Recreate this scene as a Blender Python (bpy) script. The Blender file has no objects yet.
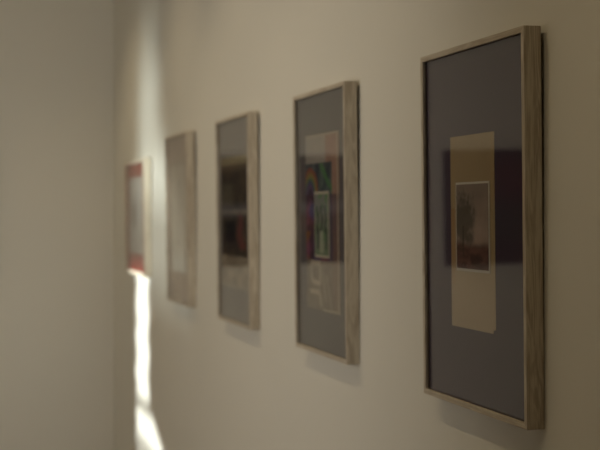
import bpy, bmesh, math, random
from mathutils import Vector, Matrix, noise
random.seed(4)
S = bpy.context.scene
COL = bpy.context.collection
CAMZ = 1.55          # eye height
WX0, WX1 = -2.6, 6.15
WY1 = 2.6
HZ = 2.9

# ------------------------------------------------------------------ helpers
def add_box(bm, x0, x1, y0, y1, z0, z1):
    vs = [bm.verts.new(p) for p in ((x0,y0,z0),(x1,y0,z0),(x1,y1,z0),(x0,y1,z0),
                                    (x0,y0,z1),(x1,y0,z1),(x1,y1,z1),(x0,y1,z1))]
    for f in ((0,3,2,1),(4,5,6,7),(0,1,5,4),(1,2,6,5),(2,3,7,6),(3,0,4,7)):
        bm.faces.new([vs[i] for i in f])

def link(name, bm, m, parent=None, smooth=False, bevel=0):
    me = bpy.data.meshes.new(name)
    bmesh.ops.recalc_face_normals(bm, faces=bm.faces[:])
    bm.to_mesh(me); bm.free()
    me.materials.append(m)
    o = bpy.data.objects.new(name, me)
    COL.objects.link(o)
    if smooth:
        for p in me.polygons: p.use_smooth = True
    if bevel:
        b = o.modifiers.new('bevel', 'BEVEL'); b.width = bevel; b.segments = 2; b.limit_method = 'ANGLE'
    if parent: o.parent = parent
    return o

def thing(name, label, cat, loc, group=None):
    o = bpy.data.objects.new(name, None); COL.objects.link(o)
    o.empty_display_size = .1
    o.location = loc; o['label'] = label; o['category'] = cat
    if group: o['group'] = group
    return o

def boxes(name, lst, m, parent=None, bevel=0):
    bm = bmesh.new()
    for b in lst: add_box(bm, *b)
    return link(name, bm, m, parent, bevel=bevel)

def struct(name, lst, m, parent=None):
    o = boxes(name, lst, m, parent)
    if parent is None: o['kind'] = 'structure'
    return o

# ---------------------------------------------------------------- materials
def mat(name, color=(.5,.5,.5), rough=.6, spec=.5):
    m = bpy.data.materials.new(name); m.use_nodes = True
    b = m.node_tree.nodes['Principled BSDF']
    b.inputs['Base Color'].default_value = (*color, 1)
    b.inputs['Roughness'].default_value = rough
    b.inputs['Specular IOR Level'].default_value = spec
    return m

def N(m, t, **kw):
    n = m.node_tree.nodes.new(t)
    for k, v in kw.items():
        if hasattr(n, k): setattr(n, k, v)
        else: n.inputs[k].default_value = v
    return n

def L(m, a, b): m.node_tree.links.new(a, b)

def plaster(name, color):
    m = mat(name, color, .85, .2)
    b = m.node_tree.nodes['Principled BSDF']
    tc = N(m, 'ShaderNodeTexCoord')
    n1 = N(m, 'ShaderNodeTexNoise'); n1.inputs['Scale'].default_value = 1.3; n1.inputs['Detail'].default_value = 4
    L(m, tc.outputs['Object'], n1.inputs['Vector'])
    r = N(m, 'ShaderNodeValToRGB')
    r.color_ramp.elements[0].color = (*[c*.97 for c in color], 1)
    r.color_ramp.elements[1].color = (*[min(1, c*1.02) for c in color], 1)
    L(m, n1.outputs['Fac'], r.inputs['Fac']); L(m, r.outputs['Color'], b.inputs['Base Color'])
    n2 = N(m, 'ShaderNodeTexNoise'); n2.inputs['Scale'].default_value = 140; n2.inputs['Detail'].default_value = 3
    L(m, tc.outputs['Object'], n2.inputs['Vector'])
    bp = N(m, 'ShaderNodeBump'); bp.inputs['Strength'].default_value = .06; bp.inputs['Distance'].default_value = .002
    L(m, n2.outputs['Fac'], bp.inputs['Height']); L(m, bp.outputs['Normal'], b.inputs['Normal'])
    return m

def wood(name, dark, light, scale=1.0, off=0.0, along='z'):
    m = mat(name, light, .5, .35)
    b = m.node_tree.nodes['Principled BSDF']
    tc = N(m, 'ShaderNodeTexCoord')
    mp = N(m, 'ShaderNodeMapping')
    mp.inputs['Location'].default_value = (off, off*.7, off*1.3)
    mp.inputs['Scale'].default_value = (60*scale, 60*scale, 5*scale) if along == 'z' else (5*scale, 60*scale, 60*scale)
    L(m, tc.outputs['Object'], mp.inputs['Vector'])
    w = N(m, 'ShaderNodeTexNoise'); w.inputs['Scale'].default_value = 1.0
    w.inputs['Detail'].default_value = 3; w.inputs['Distortion'].default_value = 1.2
    L(m, mp.outputs['Vector'], w.inputs['Vector'])
    # growth rings: repeated bands of the smooth noise field
    mul = N(m, 'ShaderNodeMath'); mul.operation = 'MULTIPLY'; mul.inputs[1].default_value = 26
    L(m, w.outputs['Fac'], mul.inputs[0])
    sn = N(m, 'ShaderNodeMath'); sn.operation = 'SINE'; L(m, mul.outputs[0], sn.inputs[0])
    f = N(m, 'ShaderNodeTexNoise'); f.inputs['Scale'].default_value = 6; f.inputs['Detail'].default_value = 5
    L(m, mp.outputs['Vector'], f.inputs['Vector'])
    ad = N(m, 'ShaderNodeMath'); ad.operation = 'MULTIPLY_ADD'; ad.inputs[1].default_value = .28
    L(m, sn.outputs[0], ad.inputs[0]); L(m, f.outputs['Fac'], ad.inputs[2])
    r = N(m, 'ShaderNodeValToRGB')
    r.color_ramp.elements[0].position = .15; r.color_ramp.elements[0].color = (*dark, 1)
    r.color_ramp.elements[1].position = .8; r.color_ramp.elements[1].color = (*light, 1)
    L(m, ad.outputs[0], r.inputs['Fac']); L(m, r.outputs['Color'], b.inputs['Base Color'])
    return m

def glass(name, tint=(1,1,1)):
    m = bpy.data.materials.new(name); m.use_nodes = True
    nt = m.node_tree; nt.nodes.clear()
    out = N(m, 'ShaderNodeOutputMaterial'); mix = N(m, 'ShaderNodeMixShader')
    tr = N(m, 'ShaderNodeBsdfTransparent'); tr.inputs['Color'].default_value = (*tint, 1)
    gl = N(m, 'ShaderNodeBsdfGlossy'); gl.inputs['Roughness'].default_value = 0.0
    fr = N(m, 'ShaderNodeFresnel'); geo = N(m, 'ShaderNodeNewGeometry')
    mr = N(m, 'ShaderNodeMapRange')
    mr.inputs['To Min'].default_value = 1.55; mr.inputs['To Max'].default_value = 1/1.55
    L(m, geo.outputs['Backfacing'], mr.inputs['Value']); L(m, mr.outputs['Result'], fr.inputs['IOR'])
    L(m, fr.outputs['Fac'], mix.inputs['Fac']); L(m, tr.outputs['BSDF'], mix.inputs[1]); L(m, gl.outputs['BSDF'], mix.inputs[2])
    L(m, mix.outputs['Shader'], out.inputs['Surface'])
    return m

def printed(name, rough=.75):
    m = mat(name, (.5,.5,.5), rough, .25)
    a = N(m, 'ShaderNodeVertexColor'); a.layer_name = 'ink'
    L(m, a.outputs['Color'], m.node_tree.nodes['Principled BSDF'].inputs['Base Color'])
    return m

M_wall = plaster('wall_paint', (.79,.765,.685))
M_ceil = plaster('ceiling_paint', (.62,.55,.42))
M_white = mat('white_gloss_paint', (.78,.76,.72), .4)
M_glass = glass('picture_glass', (.97,.98,.97))
M_wglass = glass('window_glass')
M_mat_purple = mat('purple_brown_mat_board', (.085,.058,.092), .9, .15)
M_mat_mauve = mat('grey_mauve_mat_board', (.150,.130,.133), .9, .15)
M_mat_grey = mat('grey_mat_board', (.25,.215,.205), .9, .15)
M_mat_brown = mat('brown_mat_board', (.43,.295,.22), .9, .15)
M_mat_red = mat('red_mat_board', (.47,.065,.052), .85, .2)
M_back = mat('backing_board', (.05,.035,.02), .9)
M_white_card = mat('white_card', (.62,.58,.52), .8)
M_cream = mat('cream_card', (.42,.37,.29), .8)
M_print = printed('printed_paper')
M_ash = [wood('ash_wood_%s' % n, (.44,.37,.28), (.64,.575,.465), 1, o) for n, o in (('a',0),('b',3.1),('c',7.7),('d',11.3))]
M_paleash = wood('pale_ash_wood', (.64,.56,.44), (.76,.69,.56), 1, 5)
M_ashx = wood('ash_wood_rail', (.50,.425,.325), (.62,.555,.445), 1, 2, 'x')
M_paleashx = wood('pale_ash_wood_rail', (.64,.56,.44), (.76,.69,.56), 1, 5, 'x')
M_floor = wood('oak_floor', (.16,.10,.05), (.30,.20,.11), .12)
M_curtain = mat('curtain_linen', (.55,.5,.42), .9)
M_frame_dark = mat('black_stained_wood', (.015,.012,.010), .5)

# ---------------------------------------------------------------- printed art
def clampf(x, a=0., b=1.): return a if x < a else b if x > b else x
def sm(a, b, x):
    t = clampf((x-a)/(b-a)); return t*t*(3-2*t)
def mixc(a, b, t): return tuple(a[i]*(1-t)+b[i]*t for i in range(3))
def nz(x, y, s=0): return noise.noise(Vector((x, y, s*7.13+.37)))
def fb(x, y, s=0): return nz(x,y,s)+.5*nz(2*x,2*y,s+1)+.25*nz(4*x,4*y,s+2)

def painted_sheet(name, x0, x1, z0, z1, y, paint, parent, step=.003, thick=.0006, hole=None):
    """Sheet of paper in the frame's plane (x across, z up, +y to the viewer) carrying the ink as a colour attribute.
    paint(u, v, mx, mz): u left to right as the viewer sees it, v bottom to top."""
    nx = max(2, round((x1-x0)/step)); nzz = max(2, round((z1-z0)/step))
    bm = bmesh.new()
    g = [[bm.verts.new((x0+(x1-x0)*i/nx, y, z0+(z1-z0)*j/nzz)) for i in range(nx+1)] for j in range(nzz+1)]
    keep = []
    for j in range(nzz):
        for i in range(nx):
            if hole and hole(1-(i+.5)/nx, (j+.5)/nzz): continue
            bm.faces.new((g[j][i+1], g[j][i], g[j+1][i], g[j+1][i+1]))
    for v in bm.verts[:]:
        if not v.link_faces: bm.verts.remove(v)
    ret = bmesh.ops.extrude_face_region(bm, geom=bm.faces[:])
    for v in ret['geom']:
        if isinstance(v, bmesh.types.BMVert): v.co.y -= thick
    o = link(name, bm, M_print, parent)
    me = o.data
    ca = me.color_attributes.new('ink', 'FLOAT_COLOR', 'POINT')
    buf = []
    for v in me.vertices:
        u = 1-(v.co.x-x0)/(x1-x0); w = (v.co.z-z0)/(z1-z0)
        c = paint(u, w, u*(x1-x0), w*(z1-z0))
        buf += [max(0, c[0]), max(0, c[1]), max(0, c[2]), 1]
    ca.data.foreach_set('color', buf)
    return o

# first picture: old-gold paper with a small tree landscape
PAPER = (.47,.345,.21)
def paint_paper(u, v, mx, mz):
    c = PAPER
    k = 1+.06*fb(u*3, v*6, 3)
    c = tuple(a*k for a in c)
    # faint ruled gold border near the sides
    for e in (.055, .945):
        if abs(u-e) < .012: c = mixc(c, (.60,.38,.12), .5)
    if u < .10 and v < .62 and v > .22: c = mixc(c, (.42,.16,.05), .35)
    c = mixc(c, (.60,.47,.34), sm(.4, .15, v)*.7)
    return c
def hole_paper(u, v):           # the torn lower right corner
    return u > .955 and v < .02
def paint_tree(u, v, mx, mz):
    c = mixc((.42,.31,.26), (.27,.21,.175), sm(.3, 1, v))
    c = mixc(c, (.20,.15,.13), clampf(.4*fb(u*2, v*5, 31)+.2))
    g = sm(.34, .22, v+.05*nz(u*3, 0, 2))
    c = mixc(c, mixc((.085,.038,.03), (.16,.075,.06), clampf(.5+fb(u*6, v*16, 5))), g)
    # loose leafy crown of the tree
    dx = (u-.24)/.40; dv = (v-.58)/.36
    r = math.sqrt(dx*dx+dv*dv)+.30*fb(u*7, v*9, 8)+.16*nz(u*26, v*30, 9)
    c = mixc(c, (.050,.048,.036), sm(1.15, .50, r)*.75)
    if abs(u-.22) < .03 and .16 < v < .5: c = mixc(c, (.035,.026,.02), .45)
    # low dark shape on the ground
    d = math.hypot((u-.60)/.20, (v-.10)/.07)+.3*fb(u*9, v*9, 11)
    c = mixc(c, (.05,.022,.02), sm(1.1, .6, d)*.8)
    return c

# second picture: colourful collage
def paint_collage(u, v, mx, mz):
    base = mixc((.10,.075,.06), (.20,.12,.10), clampf(.5+fb(u*5, v*9, 1)))
    c = base
    W = (.42,.36,.32); PK = (.36,.21,.17)
    if v > .84 and u < .62: c = mixc(W, (.30,.27,.26), clampf(.3+fb(u*4, v*6, 2)*.5))
    elif v > .66 and u > .62: c = mixc(PK, (.42,.25,.19), clampf(.5+fb(u*8, v*16, 3)))
    if .62 < v <= .84 and u < .80:                     # rainbow over a dark green hill
        c = mixc((.05,.06,.08), (.13,.16,.15), clampf(.5+fb(u*7, v*12, 4)))
        r = math.hypot((u-.14)/1.5, (v-.655)/.95)+.006*nz(u*12, v*14, 5)
        for a, k in ((.168,(.34,.08,.05)),(.145,(.38,.20,.06)),(.125,(.32,.28,.08)),(.105,(.08,.20,.09)),(.085,(.07,.09,.22)),(.065,(.16,.06,.18))):
            if r < a: c = mixc(k, (.14,.10,.09), .3)
        if r < .045: c = (.06,.05,.07)
        if abs((v-.76)+(u-.62)*.45+.02*nz(u*9, v*9, 6)) < .025 and u > .44: c = mixc(c, (.10,.24,.09), .8)
    if .28 < v <= .655:
        t = fb(u*6, v*8, 6)
        c = mixc((.08,.04,.06), (.24,.07,.13), sm(-.2, .5, t))
        c = mixc(c, (.06,.05,.16), sm(.1, .6, fb(u*7, v*9, 9)))
        if v < .45: c = mixc(c, (.30,.12,.03), sm(.0, .5, fb(u*4, v*7, 10))*.8)
        if u > .70: c = mixc(c, (.10,.09,.12), .7)
    if v <= .28:
        c = mixc((.20,.155,.12), (.30,.24,.19), clampf(.5+fb(u*4, v*10, 12)*.7))
        ln = (.52,.43,.34)
        def seg(x0, y0, x1, y1, w=.022):
            dx, dy = x1-x0, (y1-y0)*1.48
            px, py = u-x0, (v-y0)*1.48
            t = clampf((px*dx+py*dy)/(dx*dx+dy*dy+1e-9))
            return math.hypot(px-t*dx, py-t*dy) < w
        P = [(.16,.17),(.16,.27),(.42,.27),(.42,.155),(.24,.155),(.16,.17)]
        if any(seg(*P[i], *P[i+1]) for i in range(len(P)-1)): c = ln
        Q = [(.12,.10),(.40,.10),(.44,.03)]
        if any(seg(*Q[i], *Q[i+1]) for i in range(len(Q)-1)): c = ln
        if seg(.62,.20,.74,.03) or seg(.50,.20,.60,.06): c = mixc(c, ln, .5)
    if u > .80 and v < .66: c = mixc(c, (.26,.14,.10), .7 if int(u*28) % 2 else .1)
    # drawn border line
    if abs(u-.965) < .014 or v > .987 or v < .012 and u > .5: c = (.50,.40,.30)
    return c
def paint_figures(u, v, mx, mz):
    c = mixc((.15,.19,.12), (.20,.19,.19), v)
    c = mixc(c, (.12,.20,.10), sm(0, .5, fb(u*5, v*9, 15)))
    for x, w in ((.22,.13),(.52,.12),(.80,.10)):
        if abs(u-x+.04*math.sin(v*18)) < w*(.6+.5*fb(u*8, v*11, 16)) and .35 < v < .82: c = mixc(c, (.018,.028,.022), .75)
    if .04 < v < .4 and abs(u-.5) < .17*(1-v): c = mixc(c, (.36,.36,.27), .7)
    if .1 < v < .45 and (abs(u-.25) < .07 or abs(u-.86) < .05): c = mixc(c, (.025,.028,.03), .75)
    return c

# third picture: dark scene under a pale sky, wall reflection painted pale at its foot
def paint_dark(u, v, mx, mz):
    if v > .94: return (.45,.37,.24)
    c = mixc((.055,.045,.035), (.12,.085,.055), clampf(.5+fb(u*4, v*8, 20)))
    if v > .86: c = mixc((.20,.155,.10), c, sm(.94, .86, v))
    if .56 < v < .60: c = mixc(c, (.35,.28,.20), .7*sm(.1, .5, abs(nz(u*4, 1, 3))+.3))
    if .62 < v < .80 and u < .45: c = mixc(c, (.20,.17,.12), .6)
    if .30 < v < .56 and .62 < u < .95: c = mixc(c, (.20,.06,.05), sm(0, .5, fb(u*6, v*6, 21)+.3))
    if .35 < v < .5 and .15 < u < .55: c = (.012,.012,.012)
    if v < .24: c = mixc((.50,.41,.31), (.26,.20,.15), clampf(.5+fb(u*5, v*14, 22)))  # pale reflection in the glass, put into the print colour
    if v < .015: c = (.42,.36,.29)
    return c

# fourth picture: faint pencil drawing on a buff sheet
def paint_faint(u, v, mx, mz):
    c = mixc((.52,.43,.35), (.60,.50,.41), clampf(.5+.6*fb(u*3, v*5, 25)))
    r = math.hypot((u-.55)*1.1, (v-.55)*.8)
    if abs(r-.22+.03*nz(u*6, v*6, 2)) < .02: c = (.36,.27,.21)
    c = mixc(c, (.36,.28,.22), .6*sm(.08, .02, abs(u-.5+.15*math.sin(v*7))))
    c = mixc(c, (.70,.62,.55), sm(.25, .05, v)*.7)
    if v > .985 or u > .97 or u < .03: c = (.34,.27,.20)
    return c

# fifth picture: pale sheet with one dark upright figure
def paint_pale(u, v, mx, mz):
    c = mixc((.86,.80,.78), (.74,.68,.66), clampf(.5+fb(u*3, v*4, 30)))
    c = mixc(c, (.22,.17,.16), sm(.16, .05, abs(u-.38-.03*math.sin(v*6)))*sm(.30, .42, v)*sm(.75, .6, v))
    if v > .985 or v < .015: c = (.5,.46,.42)
    return c

# --------------------------------------------------------------- wall pictures
TILT = .0121
def picture(name, xc, zb, W, H, D, label, cat, wood_m, mat_m, fw=.0095, group=None):
    root = thing(name, label, cat, (xc, .0004, CAMZ+zb), group)
    root.rotation_euler = (-TILT, 0, 0)                # leans out at the top, bottom edge on the wall
    w = W/2
    bm = bmesh.new()
    # mitred moulding: closed L-section swept round the four corners
    sec = [(0,0),(0,D),(fw,D),(fw,D-.0052),(fw-.004,D-.0052),(fw-.004,0)]   # (inset, height off the wall)
    rings = []
    for cx, cz, sx, sz in ((-w,0,1,1),(w,0,-1,1),(w,H,-1,-1),(-w,H,1,-1)):
        rings.append([bm.verts.new((cx+sx*a, y, cz+sz*a)) for a, y in sec])
    n = len(sec)
    for r in range(4):
        A, B = rings[r], rings[(r+1) % 4]
        for i in range(n):
            fc = bm.faces.new((A[i], A[(i+1) % n], B[(i+1) % n], B[i]))
            fc.material_index = 1 if r in (0, 2) else 0      # grain runs along every rail
    mo = link('frame_moulding', bm, wood_m, root, bevel=.0007)
    mo.data.materials.append(M_paleashx if wood_m is M_paleash else M_ashx)
    i = fw-.0035
    boxes('glass_pane', [(-w+i, w-i, D-.0075, D-.0056, i, H-i)], M_glass, root)
    boxes('mat_board', [(-w+i, w-i, D-.0110, D-.0085, i, H-i)], mat_m, root)
    boxes('backing_board', [(-w+i, w-i, D-.019, D-.0145, i, H-i)], M_back, root)
    return root, D-.0079                               # face height for a mounted sheet

def sheet(root, name, W, face, u0, u1, v0, v1, paint, step, lift=0, parent=None, hole=None):
    o = painted_sheet(name, W/2-u1, W/2-u0, v0, v1, face+lift, paint, root, step, .0006, hole)
    if parent: o.parent = parent
    return o

G = 'tall pale wood framed pictures in a row'
r1, f1 = picture('framed_picture', 1.896, -.3215, .405, .60, .0285,
    'nearest framed picture, dark purple mat around gold paper with a small tree scene', 'framed picture', M_ash[0], M_mat_purple, group=G)
p1 = sheet(r1, 'mounted_paper', .405, f1, .112, .284, .131, .451, paint_paper, .003, hole=hole_paper)
p1['label'] = 'tall gold-tan paper sheet'
b1 = boxes('card_border', [(.2025-.2665, .2025-.1355, f1+.0001, f1+.0010, .226, .3735)], M_white_card, p1)
sheet(r1, 'landscape_print', .405, f1, .139, .263, .2305, .3700, paint_tree, .0025, lift=.0018, parent=p1)

r2, f2 = picture('framed_picture', 2.719, -.320, .388, .60, .0285,
    'second framed picture from the right, colourful collage with a rainbow and purple patches', 'framed picture', M_ash[1], M_mat_mauve, group=G)
p2 = sheet(r2, 'collage_print', .388, f2, .076, .322, .100, .500, paint_collage, .003)
boxes('card_border', [(.194-.253, .194-.145, f2+.0001, f2+.0010, .220, .370)], M_cream, p2)
sheet(r2, 'figure_print', .388, f2, .150, .248, .226, .364, paint_figures, .003, lift=.0018, parent=p2)

r3, f3 = picture('framed_picture', 3.5549, -.320, .40, .60, .0285,
    'middle framed picture of the five, dark blurred scene with reflected wall painted pale at its foot', 'framed picture', M_ash[2], M_mat_grey, group=G)
sheet(r3, 'scene_print', .40, f3, .036, .348, .104, .485, paint_dark, .005)

r4, f4 = picture('framed_picture', 4.402, -.320, .40, .60, .0285,
    'fourth framed picture from the right, washed-out brown drawing in a brown mat', 'framed picture', M_ash[3], M_mat_brown, group=G)
sheet(r4, 'drawing_sheet', .40, f4, .060, .335, .113, .495, paint_faint, .005)

r5, f5 = picture('framed_picture', 5.322, -.259, .500, .4850, .0303,
    'smallest framed picture, red mat and pale image, hanging farthest away by the corner', 'framed picture', M_paleash, M_mat_red, fw=.015)
sheet(r5, 'pale_print', .500, f5, .055, .415, .088, .412, paint_pale, .006)

# dark pictures on the far wall, beyond the left edge of the view: they show in the glass
def far_picture(y0, y1, z0, z1, label, paint):
    root = thing('dark_painting', label, 'painting', (WX1, (y0+y1)/2, CAMZ+z0), 'dark paintings on the far wall')
    root.rotation_euler = (0, 0, math.pi/2)            # its local +y points back along -x to the room
    W = y1-y0; H = z1-z0; w = W/2
    boxes('painting_frame', [(-w, -w+.02, 0, .03, 0, H), (w-.02, w, 0, .03, 0, H),
                             (-w+.02, w-.02, 0, .03, 0, .02), (-w+.02, w-.02, 0, .03, H-.02, H)], M_frame_dark, root)
    painted_sheet('canvas', -w+.02, w-.02, .02, H-.02, .022, paint, root, .012, .02)
def paint_dusk(u, v, mx, mz):
    c = mixc((.008,.007,.014), (.03,.012,.02), clampf(.5+fb(u*3, v*3, 40)))
    c = mixc(c, (.25,.26,.32), .7*sm(.10, .0, abs(v-.52+.05*nz(u*3, 0, 1)))*sm(.05, .2, u))
    c = mixc(c, (.16,.05,.02), .7*sm(.16, .02, math.hypot(u-.42, v-.38)))
    c = mixc(c, (.16,.02,.10), .8*sm(.2, .02, math.hypot(u-.55, v-.72)))
    return c
def paint_night(u, v, mx, mz):
    c = mixc((.010,.006,.006), (.018,.010,.010), clampf(.5+fb(u*3, v*3, 41)))
    c = mixc(c, (.10,.012,.010), .7*sm(.3, .02, math.hypot(u-.45, (v-.75)*.8)))
    c = mixc(c, (.012,.035,.022), .8*sm(.3, .05, math.hypot(u-.5, (v-.35)*.9)))
    return c
far_picture(.56, 1.36, -.28, .27, 'wide dark blue-violet painting on the far wall, reflected in the picture glass', paint_dusk)
far_picture(1.79, 2.50, -.32, .29, 'nearly black painting on the far wall, reflected in the nearest picture glass', paint_night)

# ---------------------------------------------------------------------- room
T = .15
struct('wall_right', [(WX0-T, WX1+T, -T, 0, 0, HZ)], M_wall)
struct('wall_far', [(WX1, WX1+T, .0005, WY1, 0, HZ)], M_wall)
struct('wall_near', [(WX0-T, WX0, .0005, WY1, 0, HZ)], M_wall)
struct('floor', [(WX0-T, WX1+T, -T, WY1+T, -.1, 0)], M_floor)
struct('ceiling', [(WX0-T, WX1+T, -T, WY1+T, HZ, HZ+.1)], M_ceil)
# left wall, with two window openings
A0, A1, AZ0, AZ1 = 1.2, 2.35, .95, 2.25
B0, B1, BZ0, BZ1 = 2.55, 3.65, .95, 2.25
y0, y1 = WY1, WY1+T
struct('wall_left', [(WX0-T, A0, y0, y1, 0, HZ), (A1, B0, y0, y1, 0, HZ), (B1, WX1+T, y0, y1, 0, HZ),
                     (A0, A1, y0, y1, 0, AZ0), (A0, A1, y0, y1, AZ1, HZ),
                     (B0, B1, y0, y1, 0, BZ0), (B0, B1, y0, y1, BZ1, HZ)], M_wall)
struct('baseboard_right', [(WX0, WX1, .0005, .014, 0, .09)], M_white)
struct('baseboard_far', [(WX1-.014, WX1-.0005, .015, WY1, 0, .09)], M_white)

def window(name, a, b, c, d):
    e = .045
    o = struct(name, [(a, a+e, y0+.05, y0+.11, c, d), (b-e, b, y0+.05, y0+.11, c, d),
                      (a+e, b-e, y0+.05, y0+.11, c, c+e), (a+e, b-e, y0+.05, y0+.11, d-e, d)], M_white)
    boxes('window_glass', [(a+e-.004, b-e+.004, y0+.075, y0+.079, c+e-.004, d-e+.004)], M_wglass, o)
    return o
window('window_1', A0, A1, AZ0, AZ1)
window('window_2', B0, B1, BZ0, BZ1)

# unseen opaque blind added to keep direct sun out of the first window
bl = thing('added_sun_blind', 'white roller blind added over the wide window to block the sun, unseen', 'blind', ((A0+A1)/2, WY1+.02, AZ1))
bw = (A1-A0)/2
boxes('blind_sheet', [(-bw+.005, bw-.005, .0, .004, -(AZ1-AZ0)+.003, -.003)], M_white, bl)
boxes('blind_rail', [(-bw+.01, bw-.01, -.006, .010, -(AZ1-AZ0)+.004, -(AZ1-AZ0)+.03)], M_white, bl)

# unseen curtains added over the second window; their gap shapes the sun patch.
# The sun comes in along (SX, -1, SZ) so a point (x, z) of the picture wall is lit through (x-SX*Y, z-SZ*Y).
SX, SZ = .80, -.25
YC = WY1-.03
def gap(z):
    """curtain edges (far, near) at height z relative to the eye, written for the wall patch and carried back to the window"""
    zz = z+SZ*YC
    wob = .022*math.sin(zz*44)+.014*math.sin(zz*71+1)
    far = 5.475+wob
    near = 5.165+.02*math.sin(zz*38+2)
    if zz < -.80: near = 5.155-(min(-.80-zz, .16))*2.4
    return far-SX*YC, near-SX*YC
def curtain(side, label):
    bm = bmesh.new(); rows = []
    nzr, nxr = 120, 40
    for j in range(nzr+1):
        z = .82+(2.36-.82)*j/nzr
        e = gap(z-CAMZ)[0 if side > 0 else 1]
        outer = B1+.12 if side > 0 else B0-.10
        row = []
        for i in range(nxr+1):
            t = i/nxr
            x = e+(outer-e)*t
            row.append(bm.verts.new((x-e0[side], .018*math.sin(t*22)*min(1, t*8), z-.82)))
        rows.append(row)
    for j in range(nzr):
        for i in range(nxr):
            bm.faces.new((rows[j][i], rows[j][i+1], rows[j+1][i+1], rows[j+1][i]))
    root = thing('curtain', label, 'curtain', (e0[side], YC, .82), 'curtains added to shape the sun patch')
    o = link('curtain_cloth', bm, M_curtain, root, smooth=True)
    s = o.modifiers.new('s', 'SOLIDIFY'); s.thickness = .003
    if side > 0:                                        # added net piece, shaped to dim the lower corner of the sun patch
        bm = bmesh.new()
        P = [(5.60,-.930),(5.48,-.933),(4.94,-.958),(4.70,-1.25),(5.60,-1.25)]
        q = [(px-SX*YC-e0[1], pz-SZ*YC+CAMZ-.82) for px, pz in P]
        f = [bm.verts.new((a, .030, b)) for a, b in q]; g = [bm.verts.new((a, .031, b)) for a, b in q]
        bm.faces.new(f); bm.faces.new(g[::-1])
        for i in range(5): bm.faces.new((f[i], f[(i+1)%5], g[(i+1)%5], g[i]))
        link('sun_dimming_net', bm, M_sheer, root)
M_sheer = bpy.data.materials.new('sheer_net'); M_sheer.use_nodes = True
_b = M_sheer.node_tree.nodes['Principled BSDF']; _b.inputs['Base Color'].default_value = (.8,.8,.78,1); _b.inputs['Alpha'].default_value = .46
e0 = {1: 3.75, -1: 2.50}
curtain(1, 'right-hand linen curtain added to shape the sun patch, unseen')
curtain(-1, 'left-hand linen curtain added to shape the sun patch, unseen')
# added valance cuts the sun off above; an added bar dims a band across
ztop = CAMZ-.235-SZ*YC; zbar = CAMZ-.785-SZ*YC
pel = boxes('added_valance', [(B0-.1, B1+.12, WY1-.10, WY1-.085, ztop, 2.42)], M_curtain)
pel['label'] = 'flat linen valance added to cut off the sun at the top of the narrow window, unseen'; pel['category'] = 'valance'
bar = boxes('sun_patch_bar', [(B0+.045, B1-.045, y0+.06, y0+.09, zbar-.020, zbar+.020)], M_white, bpy.data.objects['window_2'])

# --------------------------------------------------------------------- light
def lamp(name, kind, loc, energy, color, target=None, **kw):
    d = bpy.data.lights.new(name, kind); d.energy = energy; d.color = color
    for k, v in kw.items(): setattr(d, k, v)
    o = bpy.data.objects.new(name, d); COL.objects.link(o); o.location = loc
    if target is not None:
        o.rotation_euler = (Vector(target)-Vector(loc)).to_track_quat('-Z', 'Y').to_euler()
    return o
lamp('sun', 'SUN', (0, 8, 5), 8, (.96,1,.95), (SX*8, 0, 5+SZ*8), angle=math.radians(1.3))
lamp('window_daylight', 'AREA', ((A0+A1)/2, WY1-.36, (AZ0+AZ1)/2), 17.4, (1,.945,.865), ((A0+A1)/2+4.2, .75, 1.5), shape='RECTANGLE', size=1.0, size_y=AZ1-AZ0, spread=math.radians(139))
# added spot outside, sent up through the same gap for the corner glow
lamp('glow_spot', 'SPOT', (0, 7, CAMZ-.95), 3700, (.88,.98,.94), (5.15, 0, CAMZ-.33), shadow_soft_size=.26, spot_size=math.radians(15.5), spot_blend=1)
# ceiling downlights, one per picture; the first two added to brighten the near end
for x, e in ((.25, 12), (1.06, 11), (1.89, 6.5), (2.72, 10.5), (3.55, 11), (4.40, 10.5), (5.45, 13)):
    lamp('downlight', 'SPOT', (x+.06, .92, 2.85), e, (1,.80,.50), (x, 0, 1.25), shadow_soft_size=.02, spot_size=math.radians(76), spot_blend=1)

w = bpy.data.worlds.new('sky'); S.world = w; w.use_nodes = True
w.node_tree.nodes['Background'].inputs['Color'].default_value = (.75,.86,1,1)
w.node_tree.nodes['Background'].inputs['Strength'].default_value = .5

# -------------------------------------------------------------------- camera
cd = bpy.data.cameras.new('camera'); cam = bpy.data.objects.new('camera', cd); COL.objects.link(cam)
S.camera = cam
th, pi_ = .2894, -.0092
cam.location = (0, .8849, CAMZ)
fwd = Vector((math.cos(th)*math.cos(pi_), -math.sin(th)*math.cos(pi_), math.sin(pi_)))
cam.rotation_euler = fwd.to_track_quat('-Z', 'Y').to_euler()
cd.sensor_width = 36; cd.lens = 1260.7/600*36
cd.dof.use_dof = True; cd.dof.focus_distance = 1.90; cd.dof.aperture_fstop = 5.0
cd.clip_start = .01

S.view_settings.view_transform = 'Standard'; S.view_settings.look = 'None'
S.view_settings.gamma = 1; S.view_settings.use_curve_mapping = False
S.view_settings.exposure = 0
S.cycles.use_denoising = True
S.cycles.max_bounces = 10; S.cycles.diffuse_bounces = 6; S.cycles.transparent_max_bounces = 16
